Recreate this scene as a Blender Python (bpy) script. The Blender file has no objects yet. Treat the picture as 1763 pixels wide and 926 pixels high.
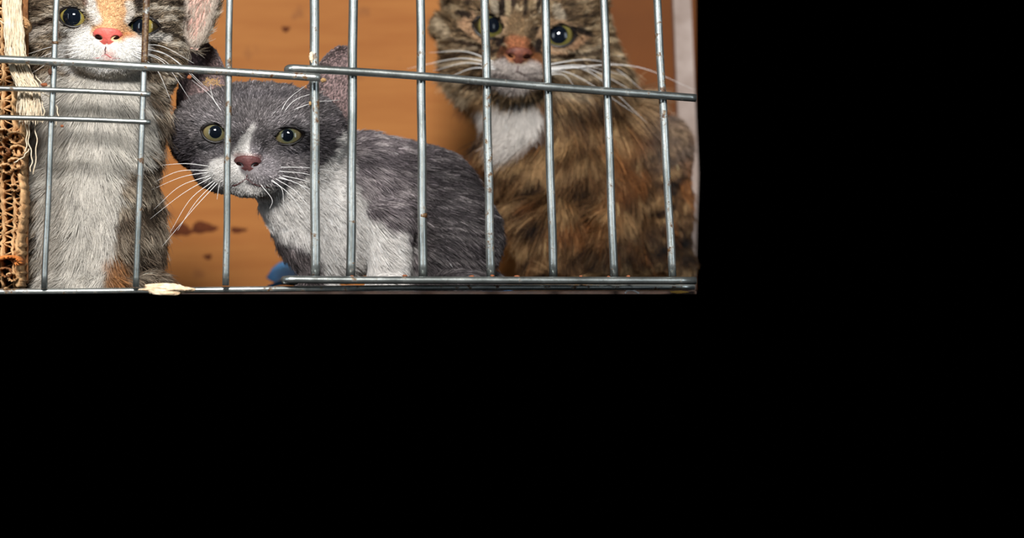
import bpy, math, random
import numpy as np
from mathutils import Vector

# ---------------------------------------------------------------- camera, world, lights, exposure
S = bpy.context.scene
COL = S.collection
FPX = 3150.0            # focal length in pixels of the 1763 px wide frame
CX, CY = 600.0, 490.0   # principal point (lens is shifted)

cam_d = bpy.data.cameras.new('camera')
cam_d.sensor_width = 36.0
cam_d.sensor_fit = 'HORIZONTAL'
cam_d.lens = FPX / 1763.0 * 36.0
cam_d.shift_x = (881.5 - CX) / 1763.0
cam_d.shift_y = (CY - 463.0) / 1763.0
cam_d.clip_start = 0.02
cam_d.dof.use_dof = True
cam_d.dof.focus_distance = 0.945
cam_d.dof.aperture_fstop = 7.0
cam = bpy.data.objects.new('camera', cam_d)
cam.rotation_euler = (math.pi / 2, 0, 0)
COL.objects.link(cam)
S.camera = cam

w = bpy.data.worlds.new('world'); S.world = w; w.use_nodes = True
w.node_tree.nodes['Background'].inputs[0].default_value = (0, 0, 0, 1)
w.node_tree.nodes['Background'].inputs[1].default_value = 0

S.view_settings.view_transform = 'Standard'
S.view_settings.look = 'None'
S.view_settings.gamma = 1.0
S.view_settings.use_curve_mapping = False
S.view_settings.exposure = 0.0

def area_light(name, loc, target, sx, sy, power, color):
    l = bpy.data.lights.new(name, 'AREA'); l.shape = 'RECTANGLE'; l.size = sx; l.size_y = sy
    l.energy = power; l.color = color
    o = bpy.data.objects.new(name, l); o.location = loc
    o.rotation_euler = (Vector(target) - Vector(loc)).to_track_quat('-Z', 'Y').to_euler()
    COL.objects.link(o)
area_light('key_light', (-0.05, -0.05, 0.58), (0.0, 1.0, 0.11), 0.24, 0.14, 25, (1.0, 0.975, 0.94))
area_light('fill_left', (-0.9, 0.05, 0.30), (0, 1.0, 0.05), 0.25, 0.7, 4.2, (0.84, 0.92, 1.0))
area_light('fill_right', (1.0, 0.05, 0.30), (0.05, 1.0, 0.05), 0.25, 0.7, 3.6, (0.82, 0.92, 1.0))

rng = np.random.default_rng(7)
random.seed(7)

# ---------------------------------------------------------------- helpers
def lin(c):
    c = np.asarray(c, dtype=float) / 255.0
    return np.where(c <= 0.04045, c / 12.92, ((c + 0.055) / 1.055) ** 2.4)

def P(px, py, D):
    return np.array(((px - CX) * D / FPX, D, (CY - py) * D / FPX))

def link(o, parent=None):
    COL.objects.link(o)
    if parent is not None: o.parent = parent
    return o

def tag(o, label=None, cat=None, group=None, kind=None):
    if label: o['label'] = label
    if cat: o['category'] = cat
    if group: o['group'] = group
    if kind: o['kind'] = kind
    return o

def empty(name, loc):
    o = bpy.data.objects.new(name, None); o.empty_display_size = 0.01; o.location = Vector(loc)
    return link(o)

def mesh(name, V, F, mat, parent=None, smooth=True, origin=None):
    """one mesh object, vertices given in world space; origin = object origin"""
    V = np.asarray(V, dtype=float)
    if origin is None:
        origin = np.array((V[:, 0].mean(), V[:, 1].mean(), V[:, 2].min()))
    origin = np.asarray(origin, dtype=float)
    me = bpy.data.meshes.new(name)
    me.from_pydata((V - origin).tolist(), [], [list(map(int, f)) for f in F])
    me.update()
    if smooth: me.polygons.foreach_set('use_smooth', [True] * len(me.polygons))
    if mat: me.materials.append(mat)
    o = bpy.data.objects.new(name, me)
    link(o, parent)
    ploc = np.array(parent.location) if parent is not None else np.zeros(3)
    pp = parent.parent if parent is not None else None
    while pp is not None:
        ploc = ploc + np.array(pp.location); pp = pp.parent
    o.location = Vector(origin - ploc)
    return o

def tube(pts, radii, n=10, cap=True):
    pts = np.asarray(pts, dtype=float); m = len(pts)
    radii = np.broadcast_to(np.asarray(radii, dtype=float), (m,))
    V = []; F = []
    t = np.gradient(pts, axis=0); t /= np.linalg.norm(t, axis=1)[:, None] + 1e-12
    up = np.array((0, 1, 0.)) if abs(t[0][1]) < 0.8 else np.array((1., 0, 0))
    a = np.cross(t[0], up); a /= np.linalg.norm(a)
    for i in range(m):
        a = a - t[i] * np.dot(a, t[i]); a /= np.linalg.norm(a) + 1e-12
        b = np.cross(t[i], a)
        for k in range(n):
            an = 2 * math.pi * k / n
            V.append(pts[i] + radii[i] * (a * math.cos(an) + b * math.sin(an)))
    for i in range(m - 1):
        for k in range(n):
            k2 = (k + 1) % n
            F.append((i * n + k, i * n + k2, (i + 1) * n + k2, (i + 1) * n + k))
    if cap:
        F.append(tuple(range(n))[::-1]); F.append(tuple(range((m - 1) * n, m * n)))
    return V, F

def join(parts):
    V = []; F = []
    for v, f in parts:
        o = len(V); V.extend(v); F.extend([tuple(i + o for i in q) for q in f])
    return V, F

def spline(ctrl, n=14):
    """Catmull-Rom through control points"""
    c = [np.asarray(p, dtype=float) for p in ctrl]
    c = [2 * c[0] - c[1]] + c + [2 * c[-1] - c[-2]]
    out = []
    for i in range(1, len(c) - 2):
        for k in range(n):
            t = k / n
            out.append(0.5 * ((2 * c[i]) + (-c[i-1] + c[i+1]) * t + (2*c[i-1] - 5*c[i] + 4*c[i+1] - c[i+2]) * t*t
                              + (-c[i-1] + 3*c[i] - 3*c[i+1] + c[i+2]) * t**3))
    out.append(c[-2])
    return np.array(out)

def box(x0, x1, y0, y1, z0, z1):
    V = [(x, y, z) for x in (x0, x1) for y in (y0, y1) for z in (z0, z1)]
    F = [(0, 1, 3, 2), (4, 6, 7, 5), (0, 4, 5, 1), (2, 3, 7, 6), (0, 2, 6, 4), (1, 5, 7, 3)]
    return V, F

# ---- numpy value noise
def _h(i, j, k, seed):
    n = (i * 374761393 + j * 668265263 + k * 2147483647 + seed * 974634777) & 0xFFFFFFFF
    n = ((n ^ (n >> 13)) * 1274126177) & 0xFFFFFFFF
    n = (n ^ (n >> 16)) & 0xFFFF
    return n / 32767.5 - 1.0
def vnoise(x, y, z, seed=0):
    xi = np.floor(x).astype(np.int64); yi = np.floor(y).astype(np.int64); zi = np.floor(z).astype(np.int64)
    fx = x - xi; fy = y - yi; fz = z - zi
    fx = fx*fx*(3-2*fx); fy = fy*fy*(3-2*fy); fz = fz*fz*(3-2*fz)
    r = 0
    for a in (0, 1):
        for b in (0, 1):
            for c in (0, 1):
                wgt = (fx if a else 1-fx) * (fy if b else 1-fy) * (fz if c else 1-fz)
                r = r + wgt * _h(xi + a, yi + b, zi + c, seed)
    return r
def fbm(x, y, z, seed=0, o=3):
    r = 0; a = 1; t = 0
    for i in range(o):
        r = r + a * vnoise(x * 2**i, y * 2**i, z * 2**i, seed + i * 17); t += a; a *= 0.5
    return r / t
def sstep(a, b, x):
    t = np.clip((x - a) / (b - a), 0, 1); return t * t * (3 - 2 * t)

# ---- distance functions (cat space: u, v in reference pixels at the cat's own depth, w = depth in the same unit)
def sd_ell(U, V, W, c, r, rot=0.0):
    a = U - c[0]; b = V - c[1]; d = W - c[2]
    if rot:
        cs, sn = math.cos(rot), math.sin(rot); a, b = a*cs + b*sn, -a*sn + b*cs
    k0 = np.sqrt((a/r[0])**2 + (b/r[1])**2 + (d/r[2])**2)
    k1 = np.sqrt((a/r[0]**2)**2 + (b/r[1]**2)**2 + (d/r[2]**2)**2) + 1e-9
    return k0 * (k0 - 1.0) / k1
def sd_cap(U, V, W, a, b, ra, rb):
    ab = np.subtract(b, a).astype(float); L = float((ab**2).sum())
    pu, pv, pw = U - a[0], V - a[1], W - a[2]
    t = np.clip((pu*ab[0] + pv*ab[1] + pw*ab[2]) / L, 0, 1)
    return np.sqrt((pu - t*ab[0])**2 + (pv - t*ab[1])**2 + (pw - t*ab[2])**2) - (ra + (rb - ra) * t)
def sd_poly(U, V, poly):
    poly = np.asarray(poly, dtype=float)
    d = np.full(np.shape(U), 1e18); s = np.ones(np.shape(U))
    n = len(poly)
    for i in range(n):
        a = poly[i]; b = poly[i-1]
        e = b - a; wx = U - a[0]; wy = V - a[1]
        t = np.clip((wx*e[0] + wy*e[1]) / (e @ e), 0, 1)
        d = np.minimum(d, (wx - e[0]*t)**2 + (wy - e[1]*t)**2)
        c1 = V >= a[1]; c2 = V < b[1]; c3 = e[0]*wy > e[1]*wx
        flip = (c1 & c2 & c3) | (~c1 & ~c2 & ~c3)
        s = np.where(flip, -s, s)
    return s * np.sqrt(d)
def smin(a, b, k):
    h = np.clip(0.5 + 0.5 * (b - a) / k, 0, 1)
    return b + (a - b) * h - k * h * (1 - h)
def smax(a, b, k): return -smin(-a, -b, k)

def almond(U, V, e):
    cu, cv, hw, hh, rot = e
    cs, sn = math.cos(rot), math.sin(rot)
    a = (U - cu) * cs + (V - cv) * sn; b = -(U - cu) * sn + (V - cv) * cs
    rho = (hw*hw + hh*hh) / (2*hh)
    return np.maximum(np.hypot(a, b - (rho - hh)), np.hypot(a, b + (rho - hh))) - rho

def sd_ear(U, V, W, e):
    poly, w0, cup, th = e
    d2 = sd_poly(U, V, poly)
    ws = w0 + cup * np.sqrt(np.clip(-d2 / 28.0, 0, 1))
    return smax(np.abs(W - ws) - th, d2, 3.0)

def surface_nets(f, org, h):
    s = f < 0
    sh = tuple(n - 1 for n in f.shape)
    cnt = np.zeros(sh, np.float32); acc = np.zeros(sh + (3,), np.float32)
    def sl(o): return tuple(slice(o[i], o[i] + sh[i]) for i in range(3))
    for ax in range(3):
        oth = [i for i in range(3) if i != ax]
        for p in (0, 1):
            for q in (0, 1):
                a = [0, 0, 0]; a[oth[0]] = p; a[oth[1]] = q
                b = list(a); b[ax] = 1
                fa = f[sl(a)]; fb = f[sl(b)]
                m = s[sl(a)] != s[sl(b)]
                ia = np.nonzero(m)
                t = fa[ia] / (fa[ia] - fb[ia])
                cnt[ia] += 1
                for i in range(3):
                    acc[ia + (np.full(len(t), i),)] += (t if i == ax else a[i])
    cells = np.nonzero(cnt > 0)
    idx = np.full(sh, -1, np.int64); idx[cells] = np.arange(len(cells[0]))
    V = (acc[cells] / cnt[cells][:, None] + np.stack(cells, 1)) * h + np.asarray(org)
    F = []
    for ax in range(3):
        o1, o2 = (ax + 1) % 3, (ax + 2) % 3
        a = [slice(None)] * 3; b = [slice(None)] * 3
        a[ax] = slice(0, -1); b[ax] = slice(1, None)
        m = s[tuple(a)] != s[tuple(b)]
        e = np.nonzero(m)
        ok = (e[o1] > 0) & (e[o2] > 0) & (e[o1] < sh[o1]) & (e[o2] < sh[o2])
        e = [x[ok] for x in e]
        def cell(d1, d2):
            c = [x.copy() for x in e]; c[o1] = c[o1] + d1; c[o2] = c[o2] + d2
            return idx[tuple(c)]
        q = np.stack([cell(-1, -1), cell(0, -1), cell(0, 0), cell(-1, 0)], 1)
        inside = s[tuple(e)]
        q[~inside] = q[~inside][:, ::-1]
        F.append(q)
    return V, np.concatenate(F)

# ---------------------------------------------------------------- materials
def new_mat(name):
    m = bpy.data.materials.new(name); m.use_nodes = True
    nt = m.node_tree; return m, nt, nt.nodes['Principled BSDF']
def N(nt, t, **kw):
    n = nt.nodes.new(t)
    for k, v in kw.items(): setattr(n, k, v)
    return n
def noise(nt, vec, scale, detail=4, rough=0.55):
    n = N(nt, 'ShaderNodeTexNoise'); n.inputs['Scale'].default_value = scale
    n.inputs['Detail'].default_value = detail; n.inputs['Roughness'].default_value = rough
    nt.links.new(vec, n.inputs['Vector']); return n
def ramp(nt, fac, stops):
    r = N(nt, 'ShaderNodeValToRGB'); nt.links.new(fac, r.inputs[0])
    el = r.color_ramp.elements
    while len(el) < len(stops): el.new(0.5)
    for e, (p, c) in zip(el, stops):
        e.position = p; e.color = (*c, 1) if len(c) == 3 else c
    return r
def mix(nt, fac, a, b):
    m = N(nt, 'ShaderNodeMix', data_type='RGBA')
    for s_, v in ((m.inputs[0], fac), (m.inputs[6], a), (m.inputs[7], b)):
        if hasattr(v, 'node'): nt.links.new(v, s_)
        else: s_.default_value = v if isinstance(v, (int, float)) else (*v, 1)
    return m.outputs[2]
def L3(*c): return tuple(float(x) for x in lin(c))

def steel(name, rust=0.60, dull=0.0):
    m, nt, b = new_mat(name)
    tc = N(nt, 'ShaderNodeTexCoord'); oi = N(nt, 'ShaderNodeObjectInfo')
    add = N(nt, 'ShaderNodeVectorMath', operation='ADD')
    sc = N(nt, 'ShaderNodeVectorMath', operation='SCALE'); sc.inputs['Scale'].default_value = 3.0
    comb = N(nt, 'ShaderNodeCombineXYZ'); nt.links.new(oi.outputs['Random'], comb.inputs[0]); nt.links.new(oi.outputs['Random'], comb.inputs[1])
    nt.links.new(comb.outputs[0], sc.inputs[0]); nt.links.new(tc.outputs['Object'], add.inputs[0]); nt.links.new(sc.outputs[0], add.inputs[1])
    v = add.outputs[0]
    n1 = noise(nt, v, 170, 6, 0.7); n2 = noise(nt, v, 900, 3, 0.6); n3 = noise(nt, v, 45, 3, 0.5)
    r1 = ramp(nt, n1.outputs[0], [(rust, (0, 0, 0)), (rust + 0.07, (1, 1, 1))])
    zinc = ramp(nt, n3.outputs[0], [(0.3, L3(128, 134, 132)), (0.7, L3(188, 193, 190))])
    grime = ramp(nt, n2.outputs[0], [(0.56, (0, 0, 0)), (0.85, (1, 1, 1))])
    z2 = mix(nt, grime.outputs[0], zinc.outputs[0], L3(122, 116, 100))
    rustc = ramp(nt, n2.outputs[0], [(0.35, L3(52, 28, 16)), (0.55, L3(92, 66, 40)), (0.7, L3(138, 118, 84))])
    nt.links.new(mix(nt, r1.outputs[0], z2, rustc.outputs[0]), b.inputs['Base Color'])
    met = N(nt, 'ShaderNodeMath', operation='SUBTRACT'); met.inputs[0].default_value = 0.90 - dull
    nt.links.new(r1.outputs[0], met.inputs[1]); met.use_clamp = True
    nt.links.new(met.outputs[0], b.inputs['Metallic'])
    rr = N(nt, 'ShaderNodeMapRange'); rr.inputs[3].default_value = 0.20; rr.inputs[4].default_value = 0.50
    nt.links.new(n1.outputs[0], rr.inputs[0]); nt.links.new(rr.outputs[0], b.inputs['Roughness'])
    bp = N(nt, 'ShaderNodeBump'); bp.inputs['Strength'].default_value = 0.22; bp.inputs['Distance'].default_value = 0.0004
    nt.links.new(n1.outputs[0], bp.inputs['Height']); nt.links.new(bp.outputs[0], b.inputs['Normal'])
    return m
STEEL = steel('galvanized_steel', 0.61)
STEEL_R = steel('rust_spotted_steel', 0.545, 0.08)
STEEL_VR = steel('heavily_rusted_steel', 0.36, 0.3)

def plain(name, c, rough=0.6, bump=0, bscale=300, c2=None, spec=0.3, cscale=60):
    m, nt, b = new_mat(name)
    b.inputs['Roughness'].default_value = rough; b.inputs['Specular IOR Level'].default_value = spec
    tc = N(nt, 'ShaderNodeTexCoord')
    n = noise(nt, tc.outputs['Object'], cscale, 4)
    r = ramp(nt, n.outputs[0], [(0.35, L3(*c)), (0.68, L3(*(c2 or c)))])
    nt.links.new(r.outputs[0], b.inputs['Base Color'])
    if bump:
        nb = noise(nt, tc.outputs['Object'], bscale, 3)
        bp = N(nt, 'ShaderNodeBump'); bp.inputs['Strength'].default_value = bump; bp.inputs['Distance'].default_value = 0.001
        nt.links.new(nb.outputs[0], bp.inputs['Height']); nt.links.new(bp.outputs[0], b.inputs['Normal'])
    return m

def attr_mat(name, rough=0.8, translucent=0.0, tip=0.0, spec=0.2):
    m, nt, b = new_mat(name)
    a = N(nt, 'ShaderNodeAttribute', attribute_name='fur_color')
    col = a.outputs['Color']
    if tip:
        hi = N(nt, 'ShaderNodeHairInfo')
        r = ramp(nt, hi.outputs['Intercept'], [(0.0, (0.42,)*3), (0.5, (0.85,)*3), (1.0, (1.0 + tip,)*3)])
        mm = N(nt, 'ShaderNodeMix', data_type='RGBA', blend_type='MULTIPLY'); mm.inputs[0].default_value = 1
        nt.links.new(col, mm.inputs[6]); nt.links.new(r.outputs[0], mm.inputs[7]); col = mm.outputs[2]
    nt.links.new(col, b.inputs['Base Color'])
    b.inputs['Roughness'].default_value = rough; b.inputs['Specular IOR Level'].default_value = spec
    if translucent:
        tr = N(nt, 'ShaderNodeBsdfTranslucent'); nt.links.new(col, tr.inputs[0])
        ms = N(nt, 'ShaderNodeMixShader'); ms.inputs[0].default_value = translucent
        out = nt.nodes['Material Output']
        nt.links.new(b.outputs[0], ms.inputs[1]); nt.links.new(tr.outputs[0], ms.inputs[2]); nt.links.new(ms.outputs[0], out.inputs[0])
    return m
SKIN = attr_mat('cat_skin', 0.9, 0, 0, 0.1)
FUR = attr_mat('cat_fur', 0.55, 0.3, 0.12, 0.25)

def eye_mat(name, inner, mid, outer, rim):
    m, nt, b = new_mat(name)
    tc = N(nt, 'ShaderNodeTexCoord')
    sep = N(nt, 'ShaderNodeSeparateXYZ'); nt.links.new(tc.outputs['Object'], sep.inputs[0])
    # object is a unit-radius ball scaled in mesh data: radius stored in metres, so use generated angle from -Y axis
    nrm = N(nt, 'ShaderNodeVectorMath', operation='NORMALIZE'); nt.links.new(tc.outputs['Object'], nrm.inputs[0])
    s2 = N(nt, 'ShaderNodeSeparateXYZ'); nt.links.new(nrm.outputs[0], s2.inputs[0])
    ac = N(nt, 'ShaderNodeMath', operation='MULTIPLY'); ac.inputs[1].default_value = -1.0
    nt.links.new(s2.outputs[1], ac.inputs[0])
    an = N(nt, 'ShaderNodeMath', operation='ARCCOSINE'); nt.links.new(ac.outputs[0], an.inputs[0])
    nz = noise(nt, nrm.outputs[0], 9, 4, 0.7)
    ad = N(nt, 'ShaderNodeMath', operation='MULTIPLY_ADD'); ad.inputs[1].default_value = 0.16
    nt.links.new(nz.outputs[0], ad.inputs[0]); nt.links.new(an.outputs[0], ad.inputs[2])
    r = ramp(nt, ad.outputs[0], [(0.36, L3(*inner)), (0.56, L3(*mid)), (0.85, L3(*outer)), (0.99, L3(*rim))])
    nt.links.new(r.outputs[0], b.inputs['Base Color'])
    b.inputs['Roughness'].default_value = 0.5; b.inputs['Specular IOR Level'].default_value = 0.05
    b.inputs['Coat Weight'].default_value = 1.0; b.inputs['Coat Roughness'].default_value = 0.02
    return m
PUPIL, _nt, _b = new_mat('pupil')
_b.inputs['Base Color'].default_value = (0.004, 0.006, 0.010, 1); _b.inputs['Roughness'].default_value = 0.5; _b.inputs['Specular IOR Level'].default_value = 0.0
_b.inputs['Coat Weight'].default_value = 1.0; _b.inputs['Coat Roughness'].default_value = 0.02
LID = plain('eyelid_rim', (22, 16, 15), 0.4, spec=0.5)
NOSTRIL = plain('nostril_dark', (30, 13, 12), 0.9, spec=0.0)
WHISK, _nt, _b = new_mat('whisker')
_b.inputs['Base Color'].default_value = (0.85, 0.84, 0.82, 1); _b.inputs['Roughness'].default_value = 0.35
MOUTH = plain('mouth_line', (70, 35, 36), 0.5)

# ---------------------------------------------------------------- the cage and its walls
WOOD, nt, b = new_mat('orange_brown_board')
tc = N(nt, 'ShaderNodeTexCoord')
mp = N(nt, 'ShaderNodeMapping'); mp.inputs['Scale'].default_value = (1.0, 1.0, 9.0); nt.links.new(tc.outputs['Object'], mp.inputs[0])
n1 = noise(nt, mp.outputs[0], 8, 5, 0.6); n2 = noise(nt, tc.outputs['Object'], 12, 4, 0.6); n3 = noise(nt, tc.outputs['Object'], 42, 3, 0.5)
base = ramp(nt, n1.outputs[0], [(0.3, L3(152, 88, 24)), (0.7, L3(168, 106, 42))])
low = N(nt, 'ShaderNodeSeparateXYZ'); nt.links.new(tc.outputs['Object'], low.inputs[0])
st = ramp(nt, n3.outputs[0], [(0.66, (0, 0, 0)), (0.82, (1, 1, 1))])
base2 = mix(nt, st.outputs[0], base.outputs[0], L3(116, 64, 20))
nt.links.new(base2, b.inputs['Base Color']); b.inputs['Roughness'].default_value = 0.75

BD = 1.36
FLOOR_Z = -0.0035
def wall_piece(name, x0, x1, y0, y1, z0, z1, mat, label=None):
    V, F = box(x0, x1, y0, y1, z0, z1)
    o = mesh(name, V, F, mat, None, False); tag(o, kind='structure', label=label); return o
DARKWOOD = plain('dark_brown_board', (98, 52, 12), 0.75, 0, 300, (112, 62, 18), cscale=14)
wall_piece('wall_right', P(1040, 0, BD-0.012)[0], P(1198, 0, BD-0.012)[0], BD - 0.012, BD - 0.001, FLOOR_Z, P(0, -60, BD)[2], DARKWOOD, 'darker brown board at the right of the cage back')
xl = P(-60, 0, BD)[0]; xr = P(1198, 0, BD)[0]
xr = P(1036, 0, BD)[0]
wall_piece('wall_back', xl, xr, BD, BD + 0.008, FLOOR_Z - 0.0015, P(0, -60, BD)[2], WOOD, 'orange brown board forming the back of the cage')
TRAY = plain('floor_tray_mat', (56, 38, 28), 0.7, 0.4, 500, (40, 30, 26), cscale=90)
V = []
for z_ in (FLOOR_Z - 0.0015, FLOOR_Z):
    for px, d_ in ((-60, 0.966), (1199, 0.966), (1199, BD), (-60, BD)):
        V.append((P(px, 0, d_)[0], d_, z_))
tag(mesh('floor', V, [(3, 2, 1, 0), (4, 5, 6, 7), (0, 1, 5, 4), (1, 2, 6, 5), (2, 3, 7, 6), (3, 0, 4, 7)], TRAY, None, False), 'thin brown cage floor', kind='structure')

# darker patches of dirt on the back board: thin dried smears
SMEAR = plain('dried_dirt', (76, 34, 14), 0.9, 0.5, 400, (104, 52, 20), cscale=120)
for k, (px, py, rx, ry) in enumerate([(312, 396, 18, 11), (350, 392, 22, 10), (410, 396, 14, 5), (492, 50, 7, 5), (358, 442, 7, 5)]):
    n = 26; V = [P(px, py, BD) + (0, -0.0008, 0)]; F = []
    for i in range(n):
        a = 2 * math.pi * i / n; q = 1 + 0.18 * math.sin(3 * a + k) + 0.07 * math.sin(7 * a + 2 * k)
        V.append(P(px + rx * q * math.cos(a), py + ry * q * math.sin(a), BD) + (0, -0.0002, 0))
    for i in range(n): F.append((0, 1 + i, 1 + (i + 1) % n))
    names = ['dark dirt smear low on the back board, beside the striped kitten', 'dark dirt smear low on the back board, left of the third wire',
             'thin dirt smear on the back board right of the third wire', 'small brown spot on the back board above the grey kitten', 'small dirt spot near the bottom of the back board']
    tag(mesh('dirt_smear', V, F, SMEAR), names[k], 'dirt')

# whitish leaning slat at the right end of the back board
SLAT = plain('pale_slat', (176, 160, 152), 0.7, 0.2, 200, (140, 122, 112), cscale=40)
a0 = P(1172, -60, 1.335); a1 = P(1187, 300, 1.335)
V = []; 
for p_ in (a0, a1):
    for dx, dy in ((-0.0065, 0), (0.0065, 0), (0.0065, 0.006), (-0.0065, 0.006)): V.append(p_ + (dx, dy, 0))
a2 = P(1194, 498, 1.335)
for dx, dy in ((-0.004, 0), (0.001, 0), (0.001, 0.006), (-0.004, 0.006)): V.append(a2 + (dx, dy, 0))
F = [(0, 3, 2, 1), (8, 9, 10, 11)] + [(j*4+i, j*4+(i+1) % 4, (j+1)*4+(i+1) % 4, (j+1)*4+i) for j in (0, 1) for i in range(4)]
tag(mesh('wooden_slat', V, F, SLAT, None, False), 'pale grey leaning slat at the right end of the back board', 'slat')

# ---- wire panels.  The left panel stands square to the camera, the right one recedes slightly.
def DL(px): return 0.905 + 0.004 * (px / 550.0)
def DR(px): return 0.912 + 0.038 * ((px - 490) / 700.0)
def wire(name, pts, r, mat, parent, n=14, label=None):
    V, F = tube(pts, r, n)
    o = mesh(name, V, F, mat, parent)
    if label: o['label'] = label
    return o
def jig(pts, amt=0.00012):
    pts = np.asarray(pts, float); k = np.arange(len(pts)); sd = random.random() * 9
    pts[:, 0] += amt * np.sin(k * 0.7 + sd); pts[:, 2] += amt * np.sin(k * 0.9 + sd * 2); return pts
def seg(p0, p1, n=24): return np.array([p0 + (p1 - p0) * t for t in np.linspace(0, 1, n)])

lp = empty('wire_panel', P(240, 500, 0.905)); tag(lp, 'left galvanized wire cage panel with two short thin rods, in front of the striped kitten', 'cage panel')
rp = empty('wire_panel.001', P(850, 484, 0.93)); tag(rp, 'right galvanized wire cage panel of seven upright bars before grey kitten and brown cat', 'cage panel')
R1 = 0.00195
vl = [(99, -30, 76, 497, 5.6, STEEL), (253.5, -30, 234, 494, 5.6, STEEL_R), (395.5, -30, 389, 491, 5.9, STEEL_R)]
for k, (x0, y0, x1, y1, r, m) in enumerate(vl):
    rr = r * 0.907 / FPX
    if k == 1:   # heavily rusted between the eye and the rail
        t = 0.265
        xm = x0 + (x1 - x0) * t; ym = y0 + (y1 - y0) * t
        v = wire('upright_wire', seg(P(xm, ym, 0.909), P(x1, y1, 0.909)), rr, STEEL_R, lp)
        wire('rusted_end', seg(P(x0, y0, 0.909), P(xm, ym, 0.909)), rr * 1.04, STEEL_VR, v, label='dark brown rusted upper length of wire')
    else:
        wire('upright_wire', jig(seg(P(x0, y0, 0.909), P(x1, y1, 0.909))), rr, m, lp)
def railpts(c, D, off=0.0, n=12):
    return np.array([P(x, y, D(x)) + (0, off, 0) for x, y in spline([(*q, 0) for q in c], n)[:, :2]])
wire('cross_rail', railpts([(-60, 98), (0, 102), (150, 109), (300, 118), (430, 126), (551, 134)], DL, -0.0005), 7.0*0.905/FPX, STEEL_R, lp)
wire('thin_rod', railpts([(-60, 150), (0, 152), (130, 156), (259, 162)], DL, 0.0006), 4.6*0.905/FPX, STEEL, lp)
wire('thin_rod', railpts([(-60, 201), (0, 202), (130, 205), (259, 210)], DL, 0.0006), 4.6*0.905/FPX, STEEL, lp)
wire('bottom_rail', railpts([(-60, 503), (0, 502), (150, 501), (330, 499), (520, 497), (760, 495), (980, 494.5), (1196, 494)], lambda x: DL(x) + 0.004 + 0.038*max(0, x-450)/700, 0.0015), 5.0*0.905/FPX, STEEL_R, lp)

vr = [(541, 543, 8.2), (608, 604, 8.0), (724, 728, 7.7), (834.5, 845, 7.5), (938.5, 953, 7.3), (1039.5, 1057, 7.1), (1131, 1158, 6.9)]
for k, (x0, x1, r) in enumerate(vr):
    D = DR((x0 + x1) / 2) + 0.0035
    a = P(x0 - (x1-x0)*30/473, -30, D); b_ = P(x1, 476, D)
    wire('upright_bar', jig(seg(a, b_)), r * D / FPX, STEEL if k % 3 else STEEL_R, rp, 16)
def hook(c, D, r, m, name):
    q = railpts(c, D, -0.0008)
    st_ = q[0]
    bend = [st_ + (0.003, 0.010, -0.0006), st_ + (0.0004, 0.0085, -0.0006), st_ + (-0.0024, 0.006, -0.0004), st_ + (-0.003, 0.003, -0.0002), st_ + (-0.002, 0.0007, 0)]
    q = np.vstack([spline(bend, 4), q])
    wire(name, q, r, m, rp)
hook([(506, 118), (600, 123), (720, 131), (850, 142), (960, 151), (1080, 160), (1197, 169)], DR, 7.1*0.925/FPX, STEEL, 'top_rail')
hook([(500, 481), (600, 482), (850, 482.5), (1197, 483)], DR, 6.6*0.925/FPX, STEEL, 'lower_rail')
for px_, py_, k in ((727.5, 371, 0),):
    c_ = P(px_, py_, DR(px_) + 0.0035)
    V, F = tube(np.array([c_ + (0, 0, -0.0012), c_ + (0, 0, -0.0006), c_ + (0, 0, 0.0006), c_ + (0, 0, 0.0012)]), [0.00222, 0.00245, 0.00245, 0.00222], 16)
    mesh('rust_ring', V, F, STEEL_VR, rp)
c_ = P(95.0, 74, 0.909)
V, F = tube(np.array([c_ + (0, 0, -0.0007), c_ + (0, 0, 0.0007)]), 0.00175, 14); mesh('rust_ring', V, F, STEEL_VR, lp)

# ---------------------------------------------------------------- cats
def unit(a): return a / (np.linalg.norm(a, axis=-1, keepdims=True) + 1e-12)

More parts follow.
